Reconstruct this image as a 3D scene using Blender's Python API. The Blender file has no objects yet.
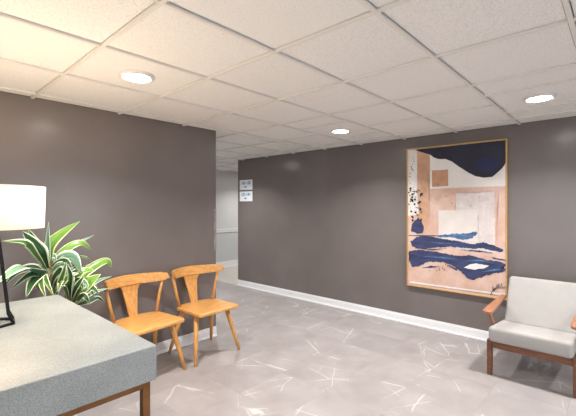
import bpy, bmesh, math, random
from mathutils import Vector, Matrix
random.seed(7)
scene = bpy.context.scene
C = scene.collection

# ------------------------------------------------------------------ camera
FPX, CX, CY, CAMH, YAW = 367.7, 288.0, 206.24, 1.392, 0.8302
cam_d = bpy.data.cameras.new('camera')
cam = bpy.data.objects.new('camera', cam_d)
C.objects.link(cam)
cam_d.sensor_width = 36.0
cam_d.lens = 36.0 * FPX / 576.0
cam_d.shift_y = (CY - 208.0) / 576.0
cam_d.clip_start = 0.05
cam.location = (0, 0, CAMH)
cam.rotation_euler = (math.pi / 2, 0, -YAW)
scene.camera = cam

# ------------------------------------------------------------------ sky, exposure
CAN_W = 22.0
LAMP_W = 27.0
SKY = 2.8
world = bpy.data.worlds.new('sky')
scene.world = world
world.use_nodes = True
world.node_tree.nodes['Background'].inputs[0].default_value = (0.80, 0.905, 1.0, 1)
world.node_tree.nodes['Background'].inputs[1].default_value = SKY
scene.view_settings.view_transform = 'Standard'
scene.view_settings.look = 'None'
scene.view_settings.gamma = 1.0
scene.view_settings.use_curve_mapping = False
scene.view_settings.exposure = 0.0

# ------------------------------------------------------------------ helpers
H = 2.189                 # ceiling height
XR, YL = 4.186, 3.246     # picture wall plane, plant wall plane
XE = 2.40                 # end of the plant wall
YR = 5.02                 # end of the picture wall
YF = 6.72                 # far corridor wall
XB, YB = -2.70, -3.20     # walls behind the camera
_b = (math.cos(YAW), math.sin(YAW))
_a = (-math.sin(YAW), math.cos(YAW))

def ray(x, y):
    dx = (x - CX) / FPX
    return (dx * _b[0] + _b[1], dx * _a[0] + _a[1], (CY - y) / FPX)

def on_y(x, y, Y):
    r = ray(x, y); t = Y / r[1]
    return Vector((r[0] * t, Y, CAMH + r[2] * t))

def on_x(x, y, X):
    r = ray(x, y); t = X / r[0]
    return Vector((X, r[1] * t, CAMH + r[2] * t))

class MB:
    def __init__(self):
        self.v, self.f, self.uv = [], [], None
    def add(self, vs, fs):
        n = len(self.v)
        self.v += [tuple(q) for q in vs]
        self.f += [tuple(i + n for i in q) for q in fs]
    def box(self, x0, x1, y0, y1, z0, z1):
        self.add([(x0,y0,z0),(x1,y0,z0),(x1,y1,z0),(x0,y1,z0),(x0,y0,z1),(x1,y0,z1),(x1,y1,z1),(x0,y1,z1)],
                 [(0,3,2,1),(4,5,6,7),(0,1,5,4),(1,2,6,5),(2,3,7,6),(3,0,4,7)])
        return self
    def hexa(self, p):           # 8 points, bottom ring then top ring, ccw from above
        self.add(p, [(0,3,2,1),(4,5,6,7),(0,1,5,4),(1,2,6,5),(2,3,7,6),(3,0,4,7)])
        return self
    def prism(self, poly, z0, z1):
        n = len(poly)
        vs = [(x, y, z0) for x, y in poly] + [(x, y, z1) for x, y in poly]
        fs = [tuple(range(n - 1, -1, -1)), tuple(range(n, 2 * n))]
        fs += [(i, (i + 1) % n, n + (i + 1) % n, n + i) for i in range(n)]
        self.add(vs, fs)
        return self
    def tube(self, pts, rad, n=12, closed=False, cap=True):
        pts = [Vector(p) for p in pts]
        m = len(pts)
        if not isinstance(rad, (list, tuple)):
            rad = [rad] * m
        vs, fs = [], []
        ref = None
        for i, p in enumerate(pts):
            if closed:
                t = (pts[(i + 1) % m] - pts[i - 1]).normalized()
            else:
                t = (pts[min(i + 1, m - 1)] - pts[max(i - 1, 0)]).normalized()
            if ref is None:
                ref = t.orthogonal().normalized()
            ref = (ref - t * ref.dot(t)).normalized()
            o = t.cross(ref)
            for k in range(n):
                an = 2 * math.pi * k / n
                vs.append(p + (ref * math.cos(an) + o * math.sin(an)) * rad[i])
        for i in range(m if closed else m - 1):
            j = (i + 1) % m
            for k in range(n):
                fs.append((i*n+k, i*n+(k+1)%n, j*n+(k+1)%n, j*n+k))
        if cap and not closed:
            fs.append(tuple(range(n - 1, -1, -1)))
            fs.append(tuple((m - 1) * n + k for k in range(n)))
        self.add(vs, fs)
        return self
    def lathe(self, prof, n=32, cx=0, cy=0):
        vs, fs = [], []
        for r, z in prof:
            for k in range(n):
                an = 2 * math.pi * k / n
                vs.append((cx + r * math.cos(an), cy + r * math.sin(an), z))
        for i in range(len(prof) - 1):
            for k in range(n):
                fs.append((i*n+k, i*n+(k+1)%n, (i+1)*n+(k+1)%n, (i+1)*n+k))
        self.add(vs, fs)
        return self
    def mesh(self, name, mat, smooth=False):
        me = bpy.data.meshes.new(name)
        me.from_pydata(self.v, [], self.f)
        me.update()
        if mat: me.materials.append(mat)
        if smooth:
            for p in me.polygons: p.use_smooth = True
        return me
    def build(self, name, mat, parent=None, loc=(0,0,0), bevel=0, seg=2, smooth=False, sub=0):
        o = bpy.data.objects.new(name, self.mesh(name, mat, smooth))
        C.objects.link(o)
        o.location = loc
        if parent: o.parent = parent
        if bevel:
            md = o.modifiers.new('bevel', 'BEVEL'); md.width = bevel; md.segments = seg
            md.limit_method = 'ANGLE'; md.angle_limit = math.radians(40)
        if sub:
            md = o.modifiers.new('sub', 'SUBSURF'); md.levels = sub; md.render_levels = sub
        return o

def tag(o, label=None, cat=None, group=None, kind=None):
    if label: o['label'] = label
    if cat: o['category'] = cat
    if group: o['group'] = group
    if kind: o['kind'] = kind
    return o

def empty(name, loc, rz=0, **k):
    o = bpy.data.objects.new(name, None); C.objects.link(o)
    o.empty_display_size = 0.1
    o.location = loc; o.rotation_euler = (0, 0, rz)
    return tag(o, **k)

def struct(name, mb, mat, label, cat=None, parent=None, **k):
    o = mb.build(name, mat, parent, **k)
    return tag(o, label, cat, kind='structure')

# ------------------------------------------------------------------ materials
def lin(c):
    return tuple(((q/255)/12.92 if q/255 <= .04045 else ((q/255+.055)/1.055)**2.4) for q in c) + (1,)

class NT:
    def __init__(self, name):
        self.m = bpy.data.materials.new(name); self.m.use_nodes = True
        self.t = self.m.node_tree; self.b = self.t.nodes['Principled BSDF']
    def n(self, typ, **k):
        q = self.t.nodes.new(typ)
        for a, v in k.items():
            if a.startswith('i_'):
                key = a[2:]; key = int(key) if key.isdigit() else key.replace('_', ' ')
                q.inputs[key].default_value = v
            else: setattr(q, a, v)
        return q
    def l(self, a, b): self.t.links.new(a, b)
    def ramp(self, fac, stops):
        r = self.n('ShaderNodeValToRGB'); self.l(fac, r.inputs[0])
        e = r.color_ramp.elements
        while len(e) < len(stops): e.new(0.5)
        for q, (p, c) in zip(e, stops): q.position = p; q.color = c
        return r.outputs[0]
    def bump(self, hgt, strength, dist=.01):
        b = self.n('ShaderNodeBump', i_Strength=strength, i_Distance=dist)
        self.l(hgt, b.inputs['Height']); self.l(b.outputs[0], self.b.inputs['Normal'])

def mat(name, col, rough=.5, var=0.0, scale=6, bump=0, bscale=200, metal=0, stretch=None, spec=None, bdist=.002):
    t = NT(name)
    c = lin(col)
    t.b.inputs['Roughness'].default_value = rough
    t.b.inputs['Metallic'].default_value = metal
    if spec is not None: t.b.inputs['Specular IOR Level'].default_value = spec
    tc = t.n('ShaderNodeTexCoord')
    vec = tc.outputs['Object']
    if stretch:
        mp = t.n('ShaderNodeMapping'); mp.inputs['Scale'].default_value = stretch
        t.l(vec, mp.inputs[0]); vec = mp.outputs[0]
    nz = t.n('ShaderNodeTexNoise', i_Scale=scale, i_Detail=5.0); t.l(vec, nz.inputs['Vector'])
    lo = tuple(q * (1 - var) for q in c[:3]) + (1,); hi = tuple(min(1, q * (1 + var)) for q in c[:3]) + (1,)
    t.l(t.ramp(nz.outputs[0], [(.3, lo), (.7, hi)]), t.b.inputs['Base Color'])
    if bump:
        n2 = t.n('ShaderNodeTexNoise', i_Scale=bscale, i_Detail=3.0); t.l(vec, n2.inputs['Vector'])
        t.bump(n2.outputs[0], bump, bdist)
    return t.m

M = {}
M['white_trim'] = mat('white_trim_paint', (236, 236, 236), .35, .02)
M['grid'] = mat('grid_white_metal', (228, 224, 218), .45, .01)
M['white_wall'] = mat('corridor_white_paint', (205, 204, 202), .5, .02, 2)
M['grey_wall'] = mat('corridor_pale_grey_paint', (196, 198, 199), .5, .02, 2)
M['canmetal'] = mat('white_trim_ring', (225, 222, 218), .4)
M['walnut'] = mat('walnut_wood', (108, 66, 42), .38, .30, 9, stretch=(1, 1, 8), bump=.05)
M['walnut_light'] = mat('walnut_arm_wood', (158, 108, 78), .38, .22, 9, stretch=(1.5, 8, 8), bump=.05)
M['oak'] = mat('honey_oak_wood', (214, 156, 88), .36, .22, 7, stretch=(1.5, 9, 9), bump=.04)
M['oak_v'] = mat('honey_oak_upright', (210, 152, 86), .36, .22, 7, stretch=(9, 9, 1.5), bump=.04)
M['cushion'] = mat('white_upholstery', (164, 160, 156), .9, .03, 14, bump=.25, bscale=500)
M['bronze'] = mat('bronze_metal', (122, 84, 50), .38, .12, 20, metal=.7)
M['blackm'] = mat('black_metal', (26, 25, 25), .38, .1, 30, metal=.5)
M['gold'] = mat('gold_frame', (206, 166, 106), .35, .12, 30, metal=.3)
M['pot'] = mat('charcoal_pot', (60, 58, 56), .6, .1, 12)
M['soil'] = mat('dark_soil', (48, 38, 30), .95, .4, 60, bump=.6, bscale=80)
M['cane'] = mat('tan_cane', (150, 128, 70), .7, .3, 30, bump=.4, bscale=60, stretch=(1, 1, 5))
M['sign'] = mat('sign_white', (240, 247, 253), .4, .01)
M['ink'] = mat('sign_blue_ink', (70, 100, 138), .5)
M['carpet'] = mat('corridor_speckled_floor', (190, 183, 176), .8, .18, 45, bump=.2)
M['guard'] = mat('scuffed_corner_strip', (140, 130, 126), .4, .25, 20)
M['outdoor'] = mat('outdoor_paving', (150, 148, 144), .9, .1, 3)

def wall_paint(name, col):
    t = NT(name)
    tc = t.n('ShaderNodeTexCoord')
    nz = t.n('ShaderNodeTexNoise', i_Scale=1.7, i_Detail=4.0); t.l(tc.outputs['Object'], nz.inputs['Vector'])
    c = lin(col)
    t.l(t.ramp(nz.outputs[0], [(.35, tuple(q*.93 for q in c[:3])+(1,)), (.65, tuple(q*1.06 for q in c[:3])+(1,))]), t.b.inputs['Base Color'])
    rr = t.n('ShaderNodeMapRange', i_To_Min=.20, i_To_Max=.28); t.l(nz.outputs[0], rr.inputs[0]); t.l(rr.outputs[0], t.b.inputs['Roughness'])
    n2 = t.n('ShaderNodeTexNoise', i_Scale=130.0, i_Detail=2.0); t.l(tc.outputs['Object'], n2.inputs['Vector'])
    t.bump(n2.outputs[0], .10, .002)
    return t.m
M['dark_wall'] = wall_paint('taupe_wall_paint', (118, 110, 107))

def ceiling_mat():
    t = NT('mineral_fibre_tile')
    tc = t.n('ShaderNodeTexCoord'); oi = t.n('ShaderNodeObjectInfo')
    ad = t.n('ShaderNodeVectorMath', operation='ADD'); mu = t.n('ShaderNodeMath', operation='MULTIPLY', i_1=37.0)
    t.l(oi.outputs['Random'], mu.inputs[0]); t.l(tc.outputs['Object'], ad.inputs[0]); t.l(mu.outputs[0], ad.inputs[1])
    nz = t.n('ShaderNodeTexNoise', i_Scale=170.0, i_Detail=4.0, i_Roughness=.65); t.l(ad.outputs[0], nz.inputs['Vector'])
    t.l(t.ramp(nz.outputs[0], [(.34, lin((214, 211, 207))), (.48, lin((240, 238, 235))), (.8, lin((244, 243, 240)))]), t.b.inputs['Base Color'])
    t.b.inputs['Roughness'].default_value = .95
    t.bump(nz.outputs[0], .5, .003)
    return t.m
M['ceil_tile'] = ceiling_mat()

def floor_mat():
    t = NT('veined_grey_stone_tile')
    tc = t.n('ShaderNodeTexCoord'); oi = t.n('ShaderNodeObjectInfo')
    an = t.n('ShaderNodeMath', operation='MULTIPLY', i_1=6.283); t.l(oi.outputs['Random'], an.inputs[0])
    vr = t.n('ShaderNodeVectorRotate', rotation_type='Z_AXIS'); t.l(tc.outputs['Object'], vr.inputs['Vector']); t.l(an.outputs[0], vr.inputs['Angle'])
    mu = t.n('ShaderNodeMath', operation='MULTIPLY', i_1=53.0); t.l(oi.outputs['Random'], mu.inputs[0])
    ad = t.n('ShaderNodeVectorMath', operation='ADD'); t.l(vr.outputs[0], ad.inputs[0]); t.l(mu.outputs[0], ad.inputs[1])
    V = ad.outputs[0]
    cl = t.n('ShaderNodeTexNoise', i_Scale=3.2, i_Detail=6.0, i_Roughness=.6); t.l(V, cl.inputs['Vector'])
    base = t.ramp(cl.outputs[0], [(.28, lin((145, 138, 136))), (.5, lin((156, 149, 147))), (.75, lin((166, 160, 158)))])
    # vein strokes : voronoi cell borders, stretched and broken up by noise
    def veins(sc, wd, dist, lo, hi, st):
        n = t.n('ShaderNodeTexNoise', i_Scale=2.4, i_Detail=3.0); t.l(V, n.inputs['Vector'])
        mx = t.n('ShaderNodeVectorMath', operation='MULTIPLY_ADD'); mx.inputs[1].default_value = (dist,)*3
        t.l(n.outputs['Color'], mx.inputs[0]); t.l(V, mx.inputs[2])
        mp = t.n('ShaderNodeMapping'); mp.inputs['Scale'].default_value = st; t.l(mx.outputs[0], mp.inputs[0])
        vo = t.n('ShaderNodeTexVoronoi', feature='DISTANCE_TO_EDGE', i_Scale=sc); t.l(mp.outputs[0], vo.inputs['Vector'])
        ln = t.ramp(vo.outputs['Distance'], [(0, (1,1,1,1)), (wd, (0,0,0,1))])
        n2 = t.n('ShaderNodeTexNoise', i_Scale=3.2, i_Detail=2.0); t.l(V, n2.inputs['Vector'])
        mk = t.ramp(n2.outputs[0], [(lo, (0,0,0,1)), (hi, (1,1,1,1))])
        pr = t.n('ShaderNodeMath', operation='MULTIPLY'); t.l(ln, pr.inputs[0]); t.l(mk, pr.inputs[1])
        return pr.outputs[0]
    v1 = veins(1.7, .0075, .04, .47, .60, (1, .40, 1))
    v2 = veins(2.3, .010, .10, .50, .63, (.45, 1.1, 1))
    mm = t.n('ShaderNodeMath', operation='MAXIMUM'); t.l(v1, mm.inputs[0]); t.l(v2, mm.inputs[1])
    hs = t.n('ShaderNodeHueSaturation'); t.l(base, hs.inputs['Color'])
    rv = t.n('ShaderNodeMapRange', i_To_Min=.95, i_To_Max=1.04); t.l(oi.outputs['Random'], rv.inputs[0]); t.l(rv.outputs[0], hs.inputs['Value'])
    mx = t.n('ShaderNodeMix', data_type='RGBA'); t.l(mm.outputs[0], mx.inputs['Factor']); t.l(hs.outputs[0], mx.inputs[6]); mx.inputs[7].default_value = lin((198, 193, 190))
    t.l(mx.outputs[2], t.b.inputs['Base Color'])
    t.b.inputs['Roughness'].default_value = .42
    n3 = t.n('ShaderNodeTexNoise', i_Scale=40.0); t.l(V, n3.inputs['Vector']); t.bump(n3.outputs[0], .05, .002)
    return t.m
M['floor_tile'] = floor_mat()
M['grout'] = mat('floor_grout', (150, 143, 140), .8, .05)

def table_mat():
    t = NT('speckled_grey_shagreen')
    tc = t.n('ShaderNodeTexCoord')
    vo = t.n('ShaderNodeTexVoronoi', i_Scale=230.0); t.l(tc.outputs['Object'], vo.inputs['Vector'])
    nz = t.n('ShaderNodeTexNoise', i_Scale=5.0, i_Detail=4.0); t.l(tc.outputs['Object'], nz.inputs['Vector'])
    c1 = t.ramp(vo.outputs['Distance'], [(.1, lin((150, 152, 148))), (.6, lin((118, 123, 123)))])
    c2 = t.ramp(nz.outputs[0], [(.3, (.86,.86,.86,1)), (.7, (1.08,1.07,1.05,1))])
    mx = t.n('ShaderNodeMix', data_type='RGBA', blend_type='MULTIPLY', i_Factor=1.0); t.l(c1, mx.inputs[6]); t.l(c2, mx.inputs[7])
    t.l(mx.outputs[2], t.b.inputs['Base Color'])
    t.b.inputs['Roughness'].default_value = .48
    t.bump(vo.outputs['Distance'], .25, .001)
    return t.m
M['table'] = table_mat()

def leaf_mat(name, green, dark, cream, edge):
    t = NT(name)
    uv = t.n('ShaderNodeUVMap'); uv.uv_map = 'leaf'
    sp = t.n('ShaderNodeSeparateXYZ'); t.l(uv.outputs[0], sp.inputs[0])
    a = t.n('ShaderNodeMath', operation='SUBTRACT', i_1=.5); t.l(sp.outputs[0], a.inputs[0])
    ab = t.n('ShaderNodeMath', operation='ABSOLUTE'); t.l(a.outputs[0], ab.inputs[0])
    mp = t.n('ShaderNodeMapping'); mp.inputs['Scale'].default_value = (20, 1.2, 1); t.l(uv.outputs[0], mp.inputs[0])
    nz = t.n('ShaderNodeTexNoise', i_Scale=1.0, i_Detail=3.0); t.l(mp.outputs[0], nz.inputs['Vector'])
    sc = t.n('ShaderNodeMath', operation='MULTIPLY_ADD', i_1=.16, i_2=-.08); t.l(nz.outputs[0], sc.inputs[0])
    sm = t.n('ShaderNodeMath', operation='ADD'); t.l(ab.outputs[0], sm.inputs[0]); t.l(sc.outputs[0], sm.inputs[1])
    g = t.ramp(nz.outputs[0], [(.38, lin(dark)), (.58, lin(green))])
    ms = t.ramp(sm.outputs[0], [(edge, (0,0,0,1)), (edge + .05, (1,1,1,1))])
    mx = t.n('ShaderNodeMix', data_type='RGBA'); t.l(ms, mx.inputs['Factor']); t.l(g, mx.inputs[6]); mx.inputs[7].default_value = lin(cream)
    t.l(mx.outputs[2], t.b.inputs['Base Color'])
    t.b.inputs['Roughness'].default_value = .32
    return t.m
M['leaf_a'] = leaf_mat('variegated_leaf', (84, 128, 54), (36, 74, 36), (222, 226, 190), .31)
M['leaf_b'] = leaf_mat('dark_variegated_leaf', (50, 92, 50), (20, 48, 30), (206, 214, 184), .34)
M['leaf_c'] = leaf_mat('pale_variegated_leaf', (134, 170, 138), (78, 124, 88), (226, 232, 214), .33)
M['leaf_d'] = leaf_mat('bright_variegated_leaf', (130, 166, 72), (80, 126, 52), (226, 228, 170), .40)

def emit(name, col, s):
    t = NT(name)
    t.b.inputs['Base Color'].default_value = (.8, .8, .8, 1)
    t.b.inputs['Emission Color'].default_value = col; t.b.inputs['Emission Strength'].default_value = s
    return t.m
M['lens'] = emit('downlight_lens', (1, .97, .93, 1), 48.0)
M['bulb'] = emit('warm_bulb', (1, .75, .50, 1), LAMP_W / (math.pi * .0135))

def shade_mat():
    t = NT('white_linen_shade')
    t.t.nodes.remove(t.b)
    d = t.n('ShaderNodeBsdfDiffuse'); d.inputs[0].default_value = (.86, .84, .80, 1)
    tr = t.n('ShaderNodeBsdfTranslucent'); tr.inputs[0].default_value = (.92, .88, .80, 1)
    tc = t.n('ShaderNodeTexCoord'); wv = t.n('ShaderNodeTexNoise', i_Scale=350.0); t.l(tc.outputs['Object'], wv.inputs['Vector'])
    bp = t.n('ShaderNodeBump', i_Strength=.2, i_Distance=.001); t.l(wv.outputs[0], bp.inputs['Height']); t.l(bp.outputs[0], d.inputs['Normal'])
    m = t.n('ShaderNodeMixShader', i_0=.55); t.l(d.outputs[0], m.inputs[1]); t.l(tr.outputs[0], m.inputs[2])
    out = [n for n in t.t.nodes if n.type == 'OUTPUT_MATERIAL'][0]; t.l(m.outputs[0], out.inputs[0])
    return t.m
M['shade'] = shade_mat()

def pane_mat():
    t = NT('window_glass')
    t.t.nodes.remove(t.b)
    tr = t.n('ShaderNodeBsdfTransparent'); gl = t.n('ShaderNodeBsdfGlossy', i_Roughness=.02)
    m = t.n('ShaderNodeMixShader', i_0=.06); t.l(tr.outputs[0], m.inputs[1]); t.l(gl.outputs[0], m.inputs[2])
    out = [n for n in t.t.nodes if n.type == 'OUTPUT_MATERIAL'][0]; t.l(m.outputs[0], out.inputs[0])
    return t.m
M['pane'] = pane_mat()

# ------------------------------------------------------------------ room shell
WT = 0.14
GZ = -0.004
fl = struct('floor', MB().box(XB, XR, YB, YL, -.12, GZ).box(XE, XR, YL, YF, -.12, GZ), M['grout'],
            'grey veined stone tile floor of the waiting room', 'floor')
# each floor tile, sharing a mesh for every cut size
TS, GAP = 0.457, 0.0007
SX, SY = 1.781, 2.113
tile_cache = {}
def floor_piece(x0, x1, y0, y1):
    if x1 - x0 < .03 or y1 - y0 < .03: return
    w, d = round(x1 - x0 - GAP, 4), round(y1 - y0 - GAP, 4)
    if (w, d) not in tile_cache:
        tile_cache[(w, d)] = MB().box(-w/2, w/2, -d/2, d/2, -.004, 0).mesh('floor_tile', M['floor_tile'])
    o = bpy.data.objects.new('floor_tile', tile_cache[(w, d)]); C.objects.link(o)
    o.location = ((x0+x1)/2, (y0+y1)/2, 0); o.parent = fl
def cuts(lo, hi, anchor, step):
    k = math.ceil((lo - anchor) / step + 1e-6); r = [lo]
    while anchor + k * step < hi - 1e-4: r.append(anchor + k * step); k += 1
    return r + [hi]
xs = cuts(XB, XR, SX, TS); ys = cuts(YB, YL, SY, TS)
for i in range(len(xs)-1):
    for j in range(len(ys)-1): floor_piece(xs[i], xs[i+1], ys[j], ys[j+1])
xs = cuts(XE, XR, SX, TS); ys = cuts(YL, YF, SY, TS)
for i in range(len(xs)-1):
    for j in range(len(ys)-1): floor_piece(xs[i], xs[i+1], ys[j], ys[j+1])
struct('floor_corridor', MB().box(XR, 7.2, YR, YF, -.12, 0.002), M['carpet'], 'pale speckled floor of the corridor past the picture wall', 'floor')

# walls
struct('wall_left', MB().box(XB, XE, YL, YL+WT, 0, H+.06), M['dark_wall'], 'dark taupe wall behind the plant and the two wooden chairs', 'wall')
struct('wall_right', MB().box(XR, XR+WT, YB, YR, 0, H+.06), M['dark_wall'], 'dark taupe wall that carries the framed abstract painting', 'wall')
struct('wall_passage', MB().box(XE-WT, XE, YL+WT, YF, 0, H+.06), M['white_wall'], 'white side wall of the passage behind the dark corner', 'wall')
wf = struct('wall_far', MB().box(XE-WT, 7.2+WT, YF, YF+WT, 0, H+.06), M['white_wall'], 'white corridor wall at the far end of the passage', 'wall')
MB().box(XE, 7.2, YF-.006, YF, .13, .80).build('wainscot', M['grey_wall'], wf)
struct('wall_corridor', MB().box(7.2, 7.2+WT, YR, YF, 0, H+.06), M['white_wall'], 'white end wall of the corridor', 'wall')
struct('wall_corridor_near', MB().box(XR+WT, 7.2+WT, YR-WT, YR, 0, H+.06), M['white_wall'], 'white near wall of the corridor', 'wall')

# walls behind the camera with the daylight windows
def glazed(name, axis, pos, lo, hi, z0, z1, w0, w1, n, nm):
    mb = MB()
    def bx(u0, u1, za, zb, t0=0, t1=WT):
        if axis == 'y': mb.box(u0, u1, pos-t1, pos-t0, za, zb)
        else: mb.box(pos-t1, pos-t0, u0, u1, za, zb)
    bx(lo, hi, 0, z0); bx(lo, hi, z1, H+.06); bx(lo, w0, z0, z1); bx(w1, hi, z0, z1)
    struct(name, mb, M['dark_wall'], 'dark taupe wall with daylight windows behind the viewer', 'wall')
    fr = MB(); mb = fr
    bx(w0, w1, z0, z0+.05, .03, .09); bx(w0, w1, z1-.05, z1, .03, .09)
    for k in range(n+1):
        u = w0 + (w1-w0-.05)*k/n; bx(u, u+.05, z0+.05, z1-.05, .03, .09)
    wo = struct(nm, fr, M['white_trim'], 'white framed window behind the viewer', 'window')
    for k in range(n):
        mb = MB(); u = w0 + (w1-w0-.05)*k/n; v = w0 + (w1-w0-.05)*(k+1)/n
        bx(u+.05, v, z0+.05, z1-.05, .057, .063); mb.build('pane', M['pane'], wo)
glazed('wall_back', 'y', YB, XB, XR, .30, 2.08, -2.2, 3.7, 4, 'window_1')
glazed('wall_side', 'x', XB, YB, YL, .30, 2.08, -2.7, 2.4, 4, 'window_2')
struct('ground_outside', MB().box(-14, XB-WT-.01, -14, 6, -.3, -.14).box(XB-WT-.01, 8, -14, YB-WT-.01, -.3, -.14), M['outdoor'], 'pale paving outside the windows', 'ground')

MB().box(XE-.028, XE+.003, YL-.003, YL, .92, 1.36).build('corner_guard', M['guard'], bpy.data.objects['wall_left'])

# baseboards and rails
def board(mb, axis, pos, lo, hi, hgt=.105, t=.014):
    def bx(u0, u1, t1, za, zb):
        p0, p1 = (pos - t1, pos)
        if axis == 'x': mb.box(p0, p1, u0, u1, za, zb)
        else: mb.box(u0, u1, p0, p1, za, zb)
    bx(lo, hi, t, 0, hgt-.018); bx(lo, hi, t*.6, hgt-.018, hgt); bx(lo, hi, t+.012, 0, .018)
    return mb
struct('baseboard_right', board(MB(), 'x', XR, YB, YR), M['white_trim'], 'white baseboard under the painting wall', 'baseboard', bevel=.003)
struct('baseboard_left', board(MB(), 'y', YL, XB, XE), M['white_trim'], 'white baseboard behind the wooden chairs', 'baseboard', bevel=.003)
struct('baseboard_far', board(MB(), 'y', YF, XE, 7.2, .14, .016), M['white_trim'], 'white baseboard of the far corridor wall', 'baseboard', bevel=.003)
struct('trim_1', MB().box(XE, 7.2, YF-.022, YF, .80, .85).box(XE, 7.2, YF-.034, YF, .85, .868), M['white_trim'], 'white chair rail along the far corridor wall', 'trim', bevel=.003)

# ceiling : slab, tiles, tee grid
ce = struct('ceiling', MB().box(XB-WT, 7.2+WT, YB-WT, YF+WT, H+.07, H+.18), M['grid'], 'white suspended ceiling of mineral fibre tiles', 'ceiling')
GX, GY, PX_, PY_ = .7317, .7571, .6325, .5874
BAR = .019
ctc = {}
def ceil_piece(x0, x1, y0, y1):
    if x1-x0 < .04 or y1-y0 < .04: return
    w, d = round(x1-x0-BAR-.005, 4), round(y1-y0-BAR-.009, 4)
    if (w, d) not in ctc:
        ctc[(w, d)] = MB().box(-w/2, w/2, -d/2, d/2, .013, .028).mesh('ceiling_tile', M['ceil_tile'])
    o = bpy.data.objects.new('ceiling_tile', ctc[(w, d)]); C.objects.link(o)
    o.location = ((x0+x1)/2, (y0+y1)/2, H); o.parent = ce
def bar(x0, x1, y0, y1):
    MB().box(x0, x1, y0, y1, H, H+.013).build('grid_bar', M['grid'], ce)
def zone(x0, x1, y0, y1):
    xs = cuts(x0, x1, GX, PX_); ys = cuts(y0, y1, GY, PY_)
    for i in range(len(xs)-1):
        for j in range(len(ys)-1):
            jj = round((ys[j] - GY) / PY_); half = (abs(xs[i] - (GX+3*PX_)) < .01 and jj in (-1, 2)) or (abs(xs[i] - (GX+4*PX_)) < .01 and jj in (-1, 2))
            if half:
                m = xs[i] + PX_/2
                if abs(xs[i] - (GX+3*PX_)) < .01:
                    ceil_piece(xs[i], m, ys[j], ys[j+1]); ceil_piece(m, m+PX_, ys[j], ys[j+1])
                    bar(m-BAR/2, m+BAR/2, ys[j]+BAR/2, ys[j+1]-BAR/2)
                else:
                    ceil_piece(m, xs[i+1], ys[j], ys[j+1]); bar(m-BAR/2, m+BAR/2, ys[j]+BAR/2, ys[j+1]-BAR/2)
            else: ceil_piece(xs[i], xs[i+1], ys[j], ys[j+1])
    for y in ys[1:-1]: bar(x0, x1, y-BAR/2, y+BAR/2)
    for x in xs[1:-1]:
        for j in range(len(ys)-1):
            jj = round((ys[j] - GY) / PY_)
            if abs(x - (GX+4*PX_)) < .01 and jj in (-1, 2): continue
            bar(x-BAR/2, x+BAR/2, ys[j]+BAR/2, ys[j+1]-BAR/2)
    # wall angle
zone(XB, XR, YB, YL)
zone(XE, XR, YL, YF)
zone(XR, 7.2, YR, YF)

# ------------------------------------------------------------------ downlights
def downlight(x, y, label, group=None, power=CAN_W):
    r = empty('ceiling_downlight', (x, y, H), label=label, cat='downlight', group=group)
    MB().lathe([(.080, .013), (.080, -.004), (.088, -.008), (.100, -.006), (.105, 0), (.105, .013)], 40).build('trim_ring', M['canmetal'], r, smooth=True)
    MB().lathe([(.0005, -.003), (.06, -.0025), (.080, -.002), (.080, .006), (.0005, .006)], 40).build('lens', M['lens'], r, smooth=True)
    ld = bpy.data.lights.new('downlight_beam', 'AREA'); ld.shape = 'DISK'; ld.size = .15
    ld.energy = power; ld.color = (1, .985, .975); ld.spread = math.radians(130)
    lo = bpy.data.objects.new('downlight_beam', ld); C.objects.link(lo); lo.parent = r; lo.location = (0, 0, -.012)
G = 'recessed downlights out of view'
downlight(1.047, 2.225, 'round recessed downlight glowing in the ceiling above the table lamp')
downlight(3.262, 2.225, 'small round recessed downlight in the ceiling left of the painting')
downlight(3.262, .463, 'round recessed downlight in the ceiling above the white armchair')
for x, y in ((1.047, .463), (-1.167, 2.225), (-1.167, .463), (1.047, -1.30), (3.262, -1.30), (-1.167, -1.30), (3.262, 4.574), (5.6, 5.87)):
    downlight(x, y, 'round recessed downlight elsewhere in the ceiling', G, CAN_W if x < 5 else 16.0)

# ------------------------------------------------------------------ table
TX1, TY0, TY1, TZ, TT = .728, 1.372, 2.62, .84, .136
TX0 = -.95
tb = empty('console_table', ((TX0+TX1)/2, (TY0+TY1)/2, 0), label='thick speckled grey slab table on a bronze metal frame', cat='table')
ox, oy = (TX0+TX1)/2, (TY0+TY1)/2
MB().box(TX0-ox, TX1-ox, TY0-oy, TY1-oy, TZ-TT, TZ).build('table_top', M['table'], tb, bevel=.004)
IN, LW = .018, .030
fx0, fx1, fy0, fy1 = TX0-ox+IN, TX1-ox-IN, TY0-oy+IN, TY1-oy-IN
zt = TZ - TT
for x in (fx0, fx1-LW):
    for y in (fy0, fy1-LW):
        MB().box(x, x+LW, y, y+LW, 0, zt).build('leg', M['bronze'], tb, bevel=.002)
for y in (fy0, fy1-LW): MB().box(fx0+LW, fx1-LW, y, y+LW, zt-.028, zt).build('rail', M['bronze'], tb, bevel=.002)
for x in (fx0, fx1-LW): MB().box(x, x+LW, fy0+LW, fy1-LW, zt-.028, zt).build('rail', M['bronze'], tb, bevel=.002)

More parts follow.
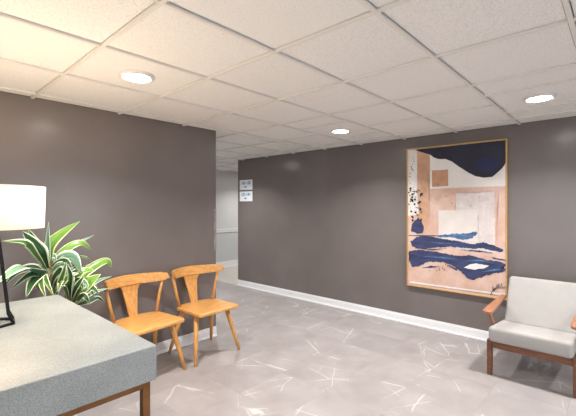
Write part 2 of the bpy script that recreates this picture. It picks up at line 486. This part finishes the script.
# ------------------------------------------------------------------ table lamp
LX, LY = .335, 2.16
lp = empty('table_lamp', (LX, LY, TZ), label='table lamp with white drum shade and open black wire base', cat='lamp')
RB, RT = .088, .018
ZB = .448                      # lower rim of the shade
hexp = [(RB*math.cos(a), RB*math.sin(a)) for a in [math.radians(20+60*k) for k in range(6)]]
MB().tube([(x, y, .007) for x, y in hexp], .007, 10, closed=True).build('base_ring', M['blackm'], lp, smooth=True)
for k in range(6):
    x, y = hexp[k]; q = RT/RB
    MB().tube([(x, y, .006), (x*.75, y*.75, .05), (x*q*1.6, y*q*1.6, ZB-.08), (x*q, y*q, ZB+.01)], .0072, 10).build('rod', M['blackm'], lp, smooth=True)
MB().lathe([(.0005, ZB-.012), (.026, ZB-.012), (.026, ZB+.02), (.014, ZB+.03), (.014, ZB+.07), (.0005, ZB+.07)], 20).build('socket', M['blackm'], lp, smooth=True)
RS, RS2, SH = .200, .206, .198
so = MB().lathe([(RS, ZB), (RS2, ZB+SH), (RS2-.003, ZB+SH), (RS-.003, ZB), (RS, ZB)], 64).build('lamp_shade', M['shade'], lp, smooth=True)
MB().tube([(RS2*.985*math.cos(a), RS2*.985*math.sin(a), ZB+SH-.004) for a in [2*math.pi*k/48 for k in range(48)]], .0025, 6, closed=True).build('rim_wire', M['canmetal'], so, smooth=True)
for k in range(3):
    a = 2*math.pi*k/3
    MB().tube([(.012*math.cos(a), .012*math.sin(a), ZB+.06), (RS*.99*math.cos(a), RS*.99*math.sin(a), ZB+.06)], .002, 6).build('spider_arm', M['blackm'], lp)
MB().lathe([(.0005, ZB+.07), (.013, ZB+.08), (.013, ZB+.10), (.03, ZB+.145), (.026, ZB+.175), (.0005, ZB+.188)], 20).build('bulb', M['bulb'], lp, smooth=True)

# ------------------------------------------------------------------ wooden chairs
def rounded(pts, r, n=5):
    out = []
    m = len(pts)
    for i in range(m):
        p, a, b = Vector(pts[i]), Vector(pts[i-1]), Vector(pts[(i+1) % m])
        u, v = (a-p).normalized(), (b-p).normalized()
        s, e = p + u*r, p + v*r
        for k in range(n+1):
            t = k/n; q = s*(1-t)**2 + p*2*t*(1-t) + e*t*t
            out.append((q.x, q.y))
    return out

def wood_chair(x, y, rz, label):
    c = empty('wooden_chair', (x, y, 0), rz, label=label, cat='chair', group='wooden chairs along the dark wall')
    MB().prism(rounded([(-.230, -.200), (.230, -.200), (.222, .180), (.10, .232), (-.10, .232), (-.222, .180)], .030), .418, .450).build('seat', M['oak'], c, bevel=.009, seg=3)
    for s in (-1, 1):
        MB().tube([(s*.170, -.065, .425), (s*.212, -.118, .21), (s*.252, -.168, 0)], [.023, .020, .0135], 14).build('leg', M['oak_v'], c, smooth=True)
        MB().tube([(s*.165, .145, .425), (s*.206, .203, .21), (s*.245, .258, 0)], [.022, .019, .0135], 14).build('leg', M['oak_v'], c, smooth=True)
        MB().tube([(s*.192, .165, .44), (s*.228, .170, .60), (s*.262, .166, .742)], [.0145, .0135, .012], 12).build('spindle', M['oak_v'], c, smooth=True)
    # curved crest rail
    vs, fs = [], []
    N = 24; W = .282
    for k in range(N+1):
        t = -1 + 2*k/N; xx = W*t
        yc = .125 + .165*(1 - abs(t)**2.2)
        top = .795 - .004*(1-t*t); bot = .705 + .030*abs(t)**3
        th = .013 + .010*abs(t)**2
        if k in (0, N): top -= .012; bot += .014; th *= .7
        lean = .012
        vs += [(xx, yc-th-lean, bot), (xx, yc+th-lean, bot), (xx, yc+th+lean, top), (xx, yc-th+lean, top)]
        if k:
            a = (k-1)*4; b = k*4
            for q in range(4): fs.append((a+q, a+(q+1) % 4, b+(q+1) % 4, b+q))
    fs += [(0, 3, 2, 1)[::-1], (N*4, N*4+1, N*4+2, N*4+3)[::-1]]
    mb = MB(); mb.add(vs, [f[::-1] for f in fs])
    mb.build('crest_rail', M['oak'], c, bevel=.006, seg=3)
    # tapering splat, flared where it grows out of the rail
    vs, fs = [], []
    prof = [(.445, .036), (.52, .046), (.60, .058), (.66, .068), (.69, .078), (.708, .096), (.716, .125)]
    for k, (z, w) in enumerate(prof):
        f = (z-.445)/(.716-.445); yb = .208 + .068*f
        def yy(xx): return yb - ((.165*(xx/W)**2.2) if f > .9 else 0)
        vs += [(-w, yy(w)-.009, z), (w, yy(w)-.009, z), (w, yy(w)+.009, z), (-w, yy(w)+.009, z)]
        if k:
            a = (k-1)*4; b = k*4
            for q in range(4): fs.append((a+q, a+(q+1) % 4, b+(q+1) % 4, b+q))
    n = len(prof)-1
    fs += [(0, 3, 2, 1), (n*4, n*4+1, n*4+2, n*4+3)]
    mb = MB(); mb.add(vs, fs)
    mb.build('splat', M['oak_v'], c, bevel=.003)
wood_chair(1.455, 2.902, math.radians(6), 'honey oak chair with T-shaped back beside the plant and the table')
wood_chair(2.058, 2.920, math.radians(2), 'honey oak chair with T-shaped back at the corner end of the dark wall')

# ------------------------------------------------------------------ armchair
AX, AY = 3.75, .54
ac = empty('armchair', (AX, AY, 0), label='low armchair with white cushions and walnut wood frame under the painting', cat='armchair')
def cushion(name, pts8, parent, bev=.03):
    o = MB().hexa(pts8).build(name, M['cushion'], parent, bevel=bev, seg=5)
    for p in o.data.polygons: p.use_smooth = True
    return o
hw = .272
# seat cushion, sloping slightly to the rear
hl = .288
cs = cushion('seat_cushion', [(-.41,-hw,.282),(.05,-hw,.255),(.05,hl-.02,.255),(-.41,hl,.282),(-.415,-hw,.408),(.05,-hw,.375),(.05,hl-.02,.375),(-.415,hl,.408)], ac)
hb = .242
cb = cushion('back_cushion', [(-.075,-hw,.372),(.035,-hw,.35),(.035,hb,.35),(-.075,hb,.372),(.125,-hw,.752),(.235,-hw,.735),(.235,hb,.735),(.125,hb,.752)], ac, .026)
for s in (-1, 1):
    y0, y1 = (s*.283-.018, s*.283+.018)
    MB().hexa([(-.385,y0,0),(-.345,y0,0),(-.345,y1,0),(-.385,y1,0),(-.390,y0,.290),(-.340,y0,.290),(-.340,y1,.290),(-.390,y1,.290)]).build('leg', M['walnut'], ac, bevel=.004)
    MB().hexa([(.30,y0,0),(.335,y0,0),(.335,y1,0),(.30,y1,0),(.175,y0,.275),(.225,y0,.275),(.225,y1,.275),(.175,y1,.275)]).build('leg', M['walnut'], ac, bevel=.004)
    MB().hexa([(-.34,y0,.228),(.20,y0,.198),(.20,y1,.198),(-.34,y1,.228),(-.34,y0,.280),(.20,y0,.250),(.20,y1,.250),(-.34,y1,.280)]).build('side_rail', M['walnut'], ac, bevel=.004)
    # arm post rising forward from the side rail to the arm
    ya, yb = s*.296-.012, s*.296+.012
    MB().hexa([(-.10,ya,.225),(-.055,ya,.225),(-.055,yb,.225),(-.10,yb,.225),(-.365,ya,.520),(-.315,ya,.520),(-.315,yb,.520),(-.365,yb,.520)]).build('arm_post', M['walnut_light'], ac, bevel=.005)
    # flat paddle arm
    yc = s*.290
    arm = MB(); vs = []; fs = []
    st = [(-.425, .024, .518), (-.405, .036, .522), (-.30, .037, .531), (-.15, .032, .540), (.02, .026, .550), (.15, .022, .556)]
    for k, (x, w, z) in enumerate(st):
        vs += [(x, yc-w, z-.012), (x, yc+w, z-.012), (x, yc+w, z+.012), (x, yc-w, z+.012)]
        if k:
            a = (k-1)*4; b = k*4
            for q in range(4): fs.append((a+q, b+q, b+(q+1) % 4, a+(q+1) % 4))
    n = len(st)-1; fs += [(0, 1, 2, 3), (n*4+3, n*4+2, n*4+1, n*4)]
    arm.add(vs, fs); arm.build('armrest', M['walnut_light'], ac, bevel=.006, seg=3)
    # rear upright carrying the arm and the back
    y0, y1 = s*.215-.018, s*.215+.018
    MB().hexa([(.06,y0,.20),(.10,y0,.20),(.10,y1,.20),(.06,y1,.20),(.235,y0,.70),(.262,y0,.70),(.262,y1,.70),(.235,y1,.70)]).build('back_post', M['walnut'], ac, bevel=.004)
MB().box(-.375, -.345, -.265, .265, .225, .280).build('front_rail', M['walnut'], ac, bevel=.004)
MB().box(.17, .20, -.265, .265, .205, .248).build('rear_rail', M['walnut'], ac, bevel=.004)
for k in range(4):
    f = .12 + .24*k; x = .095 + .165*f; z = .20 + .5*f
    MB().box(x, x+.016, -.197, .197, z, z+.035).build('back_slat', M['walnut'], ac, bevel=.003)

# ------------------------------------------------------------------ potted plant
PXW, PYW = .775, 2.93
pt = empty('potted_plant', (PXW, PYW, 0), label='leafy dracaena with cream-striped green leaves behind the table', cat='plant')
po_ = MB().lathe([(.0005, 0), (.105, 0), (.112, .01), (.14, .30), (.143, .31), (.143, .325), (.128, .325), (.126, .29), (.0005, .29)], 32).build('pot', M['pot'], pt, smooth=True)
MB().lathe([(.126, .291), (.09, .300), (.0005, .302)], 24).build('soil', M['soil'], po_, smooth=True)
base = Vector((PXW, PYW, 0))
def cane(pts, r0, r1):
    n = len(pts)
    MB().tube([Vector(p) for p in pts], [r0 + (r1-r0)*i/(n-1) for i in range(n)], 10).build('cane', M['cane'], pt, smooth=True)
cane([(0, 0, .28), (-.006, .0, .6), (-.004, -.005, .85), (-.008, -.012, 1.03)], .017, .013)
cane([(.05, -.03, .28), (.07, -.04, .5), (.075, -.045, .70), (.085, -.05, .84)], .014, .010)
def leaf(ctrl, width, m, fold=.28, twist=0.0):
    """ctrl: (px, py, depth plane Y) points along the midrib"""
    P = [on_y(x, y, Y) - base for x, y, Y in ctrl]
    P = [P[0]*2 - P[1]] + P + [P[-1]*2 - P[-2]]
    pts = []
    for i in range(1, len(P)-2):
        for k in range(6):
            t = k/6
            a, b, c, d = P[i-1], P[i], P[i+1], P[i+2]
            pts.append(.5*((2*b) + (c-a)*t + (2*a-5*b+4*c-d)*t*t + (3*b-a-3*c+d)*t**3))
    pts.append(P[-2])
    n = len(pts); vs, fs, uvs = [], [], []
    view = Vector((.74, .67, 0))
    for i, p in enumerate(pts):
        t = i/(n-1)
        tan = (pts[min(i+1, n-1)] - pts[max(i-1, 0)]).normalized()
        nr = Vector((-.62, -.62, .42 + twist)); nr = (nr - tan*nr.dot(tan)).normalized()
        sd = tan.cross(nr)
        w = width/2 * (.24 + .76*math.sin(math.pi/2*min(1, t/.42))) if t < .42 else width/2*(1 - ((t-.42)/.58)**1.7)
        if i == n-1: w = .0006
        wav = .05*math.sin(t*9+width*300)
        for q in (-1, -.5, 0, .5, 1):
            vs.append(p + sd*w*q + nr*(w*fold*abs(q) + w*wav*q))
            uvs.append((.5 + .5*q, t))
        if i:
            a, b = (i-1)*5, i*5
            for q in range(4): fs.append((a+q, a+q+1, b+q+1, b+q))
    mb = MB(); mb.add(vs, fs)
    o = mb.build('leaf', M[m], pt, smooth=True)
    ul = o.data.uv_layers.new(name='leaf')
    for lp_ in o.data.loops: ul.data[lp_.index].uv = uvs[lp_.vertex_index]
    md = o.modifiers.new('thick', 'SOLIDIFY'); md.thickness = .0012
Y0 = 2.915
for a in [
    ([(50,262,Y0),(50,247,2.92),(62,234,2.95),(80,221,2.98)], .092, 'leaf_d'),
    ([(49,266,Y0),(48,245,Y0),(48.5,222,2.90)], .036, 'leaf_c'),
    ([(48,268,Y0),(41,253,2.86),(32,242,2.82),(22,231,2.80)], .095, 'leaf_b', .15, .5),
    ([(48,264,Y0),(42,250,2.88),(34,238,2.86),(28,229,2.86)], .050, 'leaf_a'),
    ([(47,270,Y0),(38,256,2.82),(26,243,2.74),(2,241,2.68)], .060, 'leaf_a'),
    ([(51,264,Y0),(62,251,2.95),(78,243,3.0),(94,235,3.03)], .034, 'leaf_c'),
    ([(52,266,Y0),(62,253,2.88),(80,243,2.88),(92,250,2.90)], .062, 'leaf_d'),
    ([(53,268,Y0),(62,259,2.86),(74,258,2.80),(82,274,2.76)], .100, 'leaf_c', .12, -.2),
    ([(52,270,Y0),(70,260,2.92),(84,257,2.96),(92,262,3.0)], .026, 'leaf_a'),
    ([(48,280,Y0),(38,272,2.80),(20,268,2.70),(-8,286,2.64)], .120, 'leaf_c', .15, .3),
    ([(48,284,Y0),(40,275,2.84),(28,276,2.80),(10,290,2.78)], .060, 'leaf_b'),
    ([(49,282,Y0),(40,277,2.80),(32,284,2.75),(26,298,2.72)], .080, 'leaf_b'),
    ([(49,282,Y0),(45,276,2.78),(48,284,2.72),(54,297,2.68)], .036, 'leaf_a'),
    ([(49,284,Y0),(42,278,2.78),(42,286,2.72),(46,298,2.68)], .040, 'leaf_a'),
    ([(50,292,Y0),(56,276,2.84),(66,265,2.82),(77,262,2.82)], .052, 'leaf_b'),
    ([(51,294,Y0),(58,281,2.82),(68,271,2.80),(80,266,2.80)], .046, 'leaf_b'),
    ([(52,296,Y0),(60,286,2.80),(70,276,2.78),(82,272,2.78)], .046, 'leaf_a'),
    ([(56,298,2.86),(60,284,2.80),(64,272,2.76),(66,262,2.75)], .045, 'leaf_a'),
    ([(70,296,2.87),(78,281,2.87),(94,267,2.90),(107,261,2.92),(112,268,2.92)], .078, 'leaf_d'),
    ([(72,304,2.87),(80,291,2.80),(91,281,2.76),(101,274,2.74)], .105, 'leaf_d', .15, .2),
    ([(70,296,2.87),(75,280,2.80),(83,271,2.78),(95,270,2.80)], .070, 'leaf_d'),
    ([(72,300,2.87),(84,291,2.88),(98,281,2.92),(112,276,2.95)], .038, 'leaf_c'),
    ([(74,306,2.87),(82,295,2.78),(92,288,2.74),(99,294,2.72)], .060, 'leaf_a'),
    ([(72,304,2.87),(86,297,2.88),(98,291,2.92),(111,288,2.95)], .030, 'leaf_c'),
    ([(74,306,2.87),(80,298,2.76),(85,296,2.71),(90,304,2.69)], .050, 'leaf_b'),
    ([(70,304,2.87),(70,288,2.78),(71,276,2.74),(67,264,2.73)], .050, 'leaf_b'),
    ([(69,302,2.87),(66,288,2.78),(61,283,2.72),(58,292,2.68)], .046, 'leaf_a'),
    ([(70,304,2.87),(75,290,2.76),(80,282,2.72),(84,276,2.70)], .045, 'leaf_b'),
    ([(73,306,2.87),(88,302,2.88),(98,298,2.90),(105,303,2.92)], .040, 'leaf_b'),
    ([(53,276,Y0),(66,276,2.93),(84,268,2.99),(96,262,3.04)], .05, 'leaf_b'),
    ([(48,276,Y0),(34,268,2.95),(18,272,3.0),(4,286,3.04)], .06, 'leaf_b'),
    ([(50,282,Y0),(60,284,2.97),(80,284,3.03),(96,290,3.08)], .06, 'leaf_b'),
    ]:
    leaf(*a)
rl = random.Random(11)
for k in range(20):
    two = k % 2
    bx_, by_ = (50, rl.uniform(266, 290)) if two else (71, rl.uniform(288, 303))
    yb_ = Y0 if two else 2.87
    an = rl.uniform(-.2, 3.3); L = rl.uniform(16, 30)
    dx, dy = math.cos(an)*L, -abs(math.sin(an))*L*.55 - 2
    yt = yb_ + rl.uniform(-.17, .12)
    leaf([(bx_, by_, yb_), (bx_ + dx*.45, by_ + dy*.9, yb_*.55 + yt*.45), (bx_ + dx*.8, by_ + dy*1.0, yb_*.2 + yt*.8), (bx_ + dx*1.05, by_ + dy*.55 + 5, yt)],
         rl.uniform(.03, .055), rl.choice(['leaf_a', 'leaf_b', 'leaf_b', 'leaf_c']))

# ------------------------------------------------------------------ painting
pn = empty('framed_painting', (XR, 1.3745, 1.262), label='large abstract painting in navy, peach and white in a thin gold frame', cat='painting')
PW, PH, PD = 1.040, 1.606, .040          # width along the wall, height, depth
def pbox(y0, y1, z0, z1, x0, x1): return MB().box(x0, x1, y0, y1, z0, z1)
FT = .013
for args in ((-PW/2, -PW/2+FT, -PH/2, PH/2), (PW/2-FT, PW/2, -PH/2, PH/2), (-PW/2+FT, PW/2-FT, PH/2-FT, PH/2), (-PW/2+FT, PW/2-FT, -PH/2, -PH/2+FT)):
    pbox(*args, -PD, -.002).build('frame_bar', M['gold'], pn, bevel=.002)

def paint(name, col, var, scale, col2=None, st=(1, 1, 1), rough=.6):
    t = NT(name)
    tc = t.n('ShaderNodeTexCoord'); mp = t.n('ShaderNodeMapping'); mp.inputs['Scale'].default_value = st; t.l(tc.outputs['Object'], mp.inputs[0])
    nz = t.n('ShaderNodeTexNoise', i_Scale=scale, i_Detail=7.0, i_Roughness=.65); t.l(mp.outputs[0], nz.inputs['Vector'])
    c = lin(col); lo = tuple(q*(1-var) for q in c[:3])+(1,); hi = lin(col2) if col2 else tuple(min(1, q*(1+var)) for q in c[:3])+(1,)
    t.l(t.ramp(nz.outputs[0], [(.35, lo), (.68, hi)]), t.b.inputs['Base Color'])
    t.b.inputs['Roughness'].default_value = rough
    n2 = t.n('ShaderNodeTexNoise', i_Scale=160.0); t.l(tc.outputs['Object'], n2.inputs['Vector']); t.bump(n2.outputs[0], .1, .001)
    return t.m
PA = {
 'peach': paint('paint_peach', (214, 172, 150), .06, 5, (228, 200, 188)),
 'orange': paint('paint_orange', (206, 156, 124), .10, 8, (218, 176, 150)),
 'white': paint('paint_white', (236, 230, 224), .05, 5),
 'panel': paint('paint_panel_white', (228, 218, 212), .06, 8),
 'cool': paint('paint_cool_white', (214, 201, 197), .07, 14, (228, 217, 213)),
 'navy': paint('paint_navy', (36, 34, 46), .12, 3, (42, 43, 66)),
 'bluepatch': paint('paint_blue_patch', (38, 44, 92), .2, 5, (40, 40, 66)),
 'stroke': paint('paint_navy_stroke', (52, 56, 92), .22, 7, (66, 76, 118), (1, 1, 4)),
 'blue': paint('paint_bright_blue', (58, 92, 136), .2, 12, (96, 138, 180), (1, 1, 4)),
 'brown': paint('paint_tan', (196, 148, 118), .12, 14),
 'black': paint('paint_black', (40, 38, 44), .2, 20),
}
XC = -.030        # canvas face, local x
cv = pbox(-PW/2+FT, PW/2-FT, -PH/2+FT, PH/2-FT, XC, -.004).build('canvas', PA['peach'], pn)
layer = [0]
lw_, lh_ = PW/2-FT-.002, PH/2-FT-.002
def patch(name, pix, m, jag=0.0, rnd=False, step=.02):
    """outline in photo pixels on the picture plane -> thin paint layer"""
    layer[0] += 1
    x1 = XC - .0004 - .00022*layer[0]
    pts = []
    for x, y in pix:
        q = on_x(x, y, XR + XC); pts.append((q.y - 1.3745, q.z - 1.262))
    out = []
    rg = random.Random(layer[0])
    for i in range(len(pts)):
        a, b = pts[i], pts[(i+1) % len(pts)]
        L = math.hypot(b[0]-a[0], b[1]-a[1]); n = max(1, int(L/step))
        for k in range(n):
            t = k/n; u, v = a[0]+(b[0]-a[0])*t, a[1]+(b[1]-a[1])*t
            u += rg.uniform(-jag, jag); v += rg.uniform(-jag, jag)
            out.append((max(-lw_, min(lw_, u)), max(-lh_, min(lh_, v))))
    bm = bmesh.new()
    f = bm.faces.new([bm.verts.new((x1, u, v)) for u, v in out])
    bmesh.ops.triangulate(bm, faces=[f])
    bmesh.ops.recalc_face_normals(bm, faces=bm.faces)
    bm.normal_update()
    if sum(q.normal.x*q.calc_area() for q in bm.faces) > 0: bmesh.ops.reverse_faces(bm, faces=bm.faces)
    me = bpy.data.meshes.new(name); bm.to_mesh(me); bm.free(); me.materials.append(PA[m])
    o = bpy.data.objects.new(name, me); C.objects.link(o); o.parent = cv
    return o
patch('paint_patch', [(417,150),(430,149),(430,222),(424,236),(417,238)], 'orange', .003)
patch('paint_patch', [(408,150),(417,150),(417.3,190),(419,214),(408,216)], 'white', .002)
patch('paint_patch', [(430,150),(506,142),(506,186.2),(470,187),(430,189)], 'white', .002)
patch('paint_patch', [(432,170.5),(448,169.5),(448.3,186),(432,187)], 'brown', .0015)
patch('paint_patch', [(456,193.5),(495,191.5),(495,254),(456,250)], 'cool', .003)
patch('paint_patch', [(438.5,210.5),(478,209.5),(478,242),(438.5,240)], 'panel', .003)
patch('paint_patch', [(497,189),(506,188),(506,246),(497,246)], 'peach', .003)
patch('paint_patch', [(412,148),(440,146),(475,142),(506,138),(506,163),(502,168.5),(492.5,176.8),(484,177.6),(475.5,176.3),(466.5,171.5),(459,166.5),(452,161.5),(445.5,159),(438,159),(433.5,157.2),(430,154.5),(425,153.2),(418,151)], 'navy', .0012, step=.03)
patch('paint_patch', [(476,160),(484,157.5),(496,158.5),(500,163),(494,170),(484,173),(477,168)], 'bluepatch', .004, step=.03)
patch('paint_patch', [(412,224),(416,219.5),(421,220.5),(424,227),(423,233),(417,233.5),(411,231)], 'stroke', .003)
def z8(X, Y): return (400+.2406*X, 210+.2406*Y)
patch('brush_stroke', [z8(*q) for q in ((150,106),(220,99),(285,97),(316,86),(322,96),(300,118),(260,124),(215,114),(165,113))], 'blue', .006, step=.012)
patch('brush_stroke', [z8(*q) for q in ((36,104),(150,105),(152,108),(36,107))], 'stroke', .001)
patch('brush_stroke', [z8(*q) for q in ((42,132),(70,112),(110,107),(170,118),(240,130),(300,142),(345,134),(400,150),(428,164),(424,174),(400,170),(350,160),(280,160),(220,152),(150,156),(90,162),(50,150))], 'stroke', .006, step=.014)
patch('brush_stroke', [z8(*q) for q in ((38,172),(80,165),(160,174),(235,190),(300,188),(360,208),(405,212),(448,226),(448,233),(420,238),(448,246),(446,254),(395,262),(350,276),(302,292),(280,282),(250,252),(222,232),(185,218),(120,214),(80,232),(52,236),(38,212))], 'stroke', .006, step=.014)
for q in (((60,158),(140,163),(200,158),(140,168)),((250,164),(330,168),(400,180),(320,173)),((90,240),(130,232),(170,236),(130,240)),((200,226),(240,246),(236,252),(205,236)),((380,196),(440,206),(442,211),(390,204))):
    patch('brush_stroke', [z8(*w) for w in q], 'stroke', .003, step=.014)
for q in (((60,190),(180,194),(250,206),(150,198)),((90,130),(180,136),(260,142),(170,140)),((250,212),(330,206),(400,222),(330,213)),((330,258),(400,244),(430,246),(380,254))):
    patch('brush_stroke', [z8(*w) for w in q], 'blue', .002, step=.014)
patch('paint_patch', [z8(*q) for q in ((266,240),(290,226),(320,222),(370,232),(350,242),(305,248))], 'white', .003)
patch('paint_patch', [z8(*q) for q in ((42,296),(440,349),(440,356),(42,303))], 'white', .001)
# spatter dots and ink specks
rs = random.Random(3)
def speck(x, y, r, m='black'):
    n = 6
    patch('paint_speck', [(x + r*rs.uniform(.6, 1.2)*math.cos(2*math.pi*k/n), y + r*rs.uniform(.6, 1.3)*math.sin(2*math.pi*k/n)) for k in range(n)], m)
LBASE = layer[0]
for k in range(16): layer[0] = LBASE; speck(rs.uniform(409, 416), rs.uniform(154, 190), rs.uniform(.3, .7))
for k in range(52): layer[0] = LBASE; speck(rs.uniform(409, 423), rs.uniform(188, 222), rs.uniform(.4, 1.5))
for k in range(18): layer[0] = LBASE; speck(*z8(rs.uniform(115, 245), rs.uniform(222, 256)), rs.uniform(.3, .7))
for x, y in ((438,184.5),(452,203),(471,206),(480,197),(446,196)): layer[0] = LBASE; speck(x, y, .6)
layer[0] = LBASE + 1
def ink(pts):
    P = []
    for x, y in pts:
        q = on_x(x, y, XR + XC); P.append((XC-.008, q.y-1.3745, q.z-1.262))
    MB().tube(P, .003, 6).build('signature_stroke', PA['black'], cv)
for s in ([(377,352),(386,334),(396,322),(388,330),(392,334),(402,322)], [(400,326),(406,318),(402,310),(410,322),(416,312),(420,324),(424,314),(428,322),(442,318)], [(392,336),(384,322),(388,318)], [(408,306),(412,314)], [(422,304),(424,312)]):
    ink([z8(*q) for q in s])

# ------------------------------------------------------------------ signs
def text_mesh(body, size):
    cu = bpy.data.curves.new('lettering', 'FONT'); cu.body = body; cu.size = size
    cu.align_x = 'CENTER'; cu.align_y = 'CENTER'; cu.extrude = .0006; cu.offset = .0015
    tmp = bpy.data.objects.new('lettering', cu); C.objects.link(tmp)
    dg = bpy.context.evaluated_depsgraph_get()
    me = bpy.data.meshes.new_from_object(tmp.evaluated_get(dg))
    bpy.data.objects.remove(tmp); return me
def sign(zc, body, arrow, label):
    s = empty('direction_sign', (XR, 4.803, zc), label=label, cat='sign')
    MB().box(-.006, 0, -.163, .163, -.085, .085).build('plate', M['sign'], s, bevel=.001)
    me = text_mesh(body, .074); me.materials.append(M['ink'])
    o = bpy.data.objects.new('lettering', me); C.objects.link(o); o.parent = s
    o.location = (-.0068, 0, .03); o.rotation_euler = (math.pi/2, 0, -math.pi/2)
    mb = MB()
    # arrow : shaft and head, local +Y is towards the left of the picture
    sg = arrow
    mb.box(-.0072, -.006, -.026, .026, -.040, -.030)
    tri = [(sg*.042, -.035), (sg*.010, -.014), (sg*.010, -.056)]
    mb.add([(-.0072, y, z) for y, z in tri] + [(-.006, y, z) for y, z in tri], [(0,1,2),(5,4,3),(0,3,4,1),(1,4,5,2),(2,5,3,0)])
    mb.build('arrow', M['ink'], s)
sign(1.760, '101-120', 1, 'upper white wall sign with blue numbers and an arrow')
sign(1.562, '121-141', 1, 'lower white wall sign with blue numbers and an arrow')
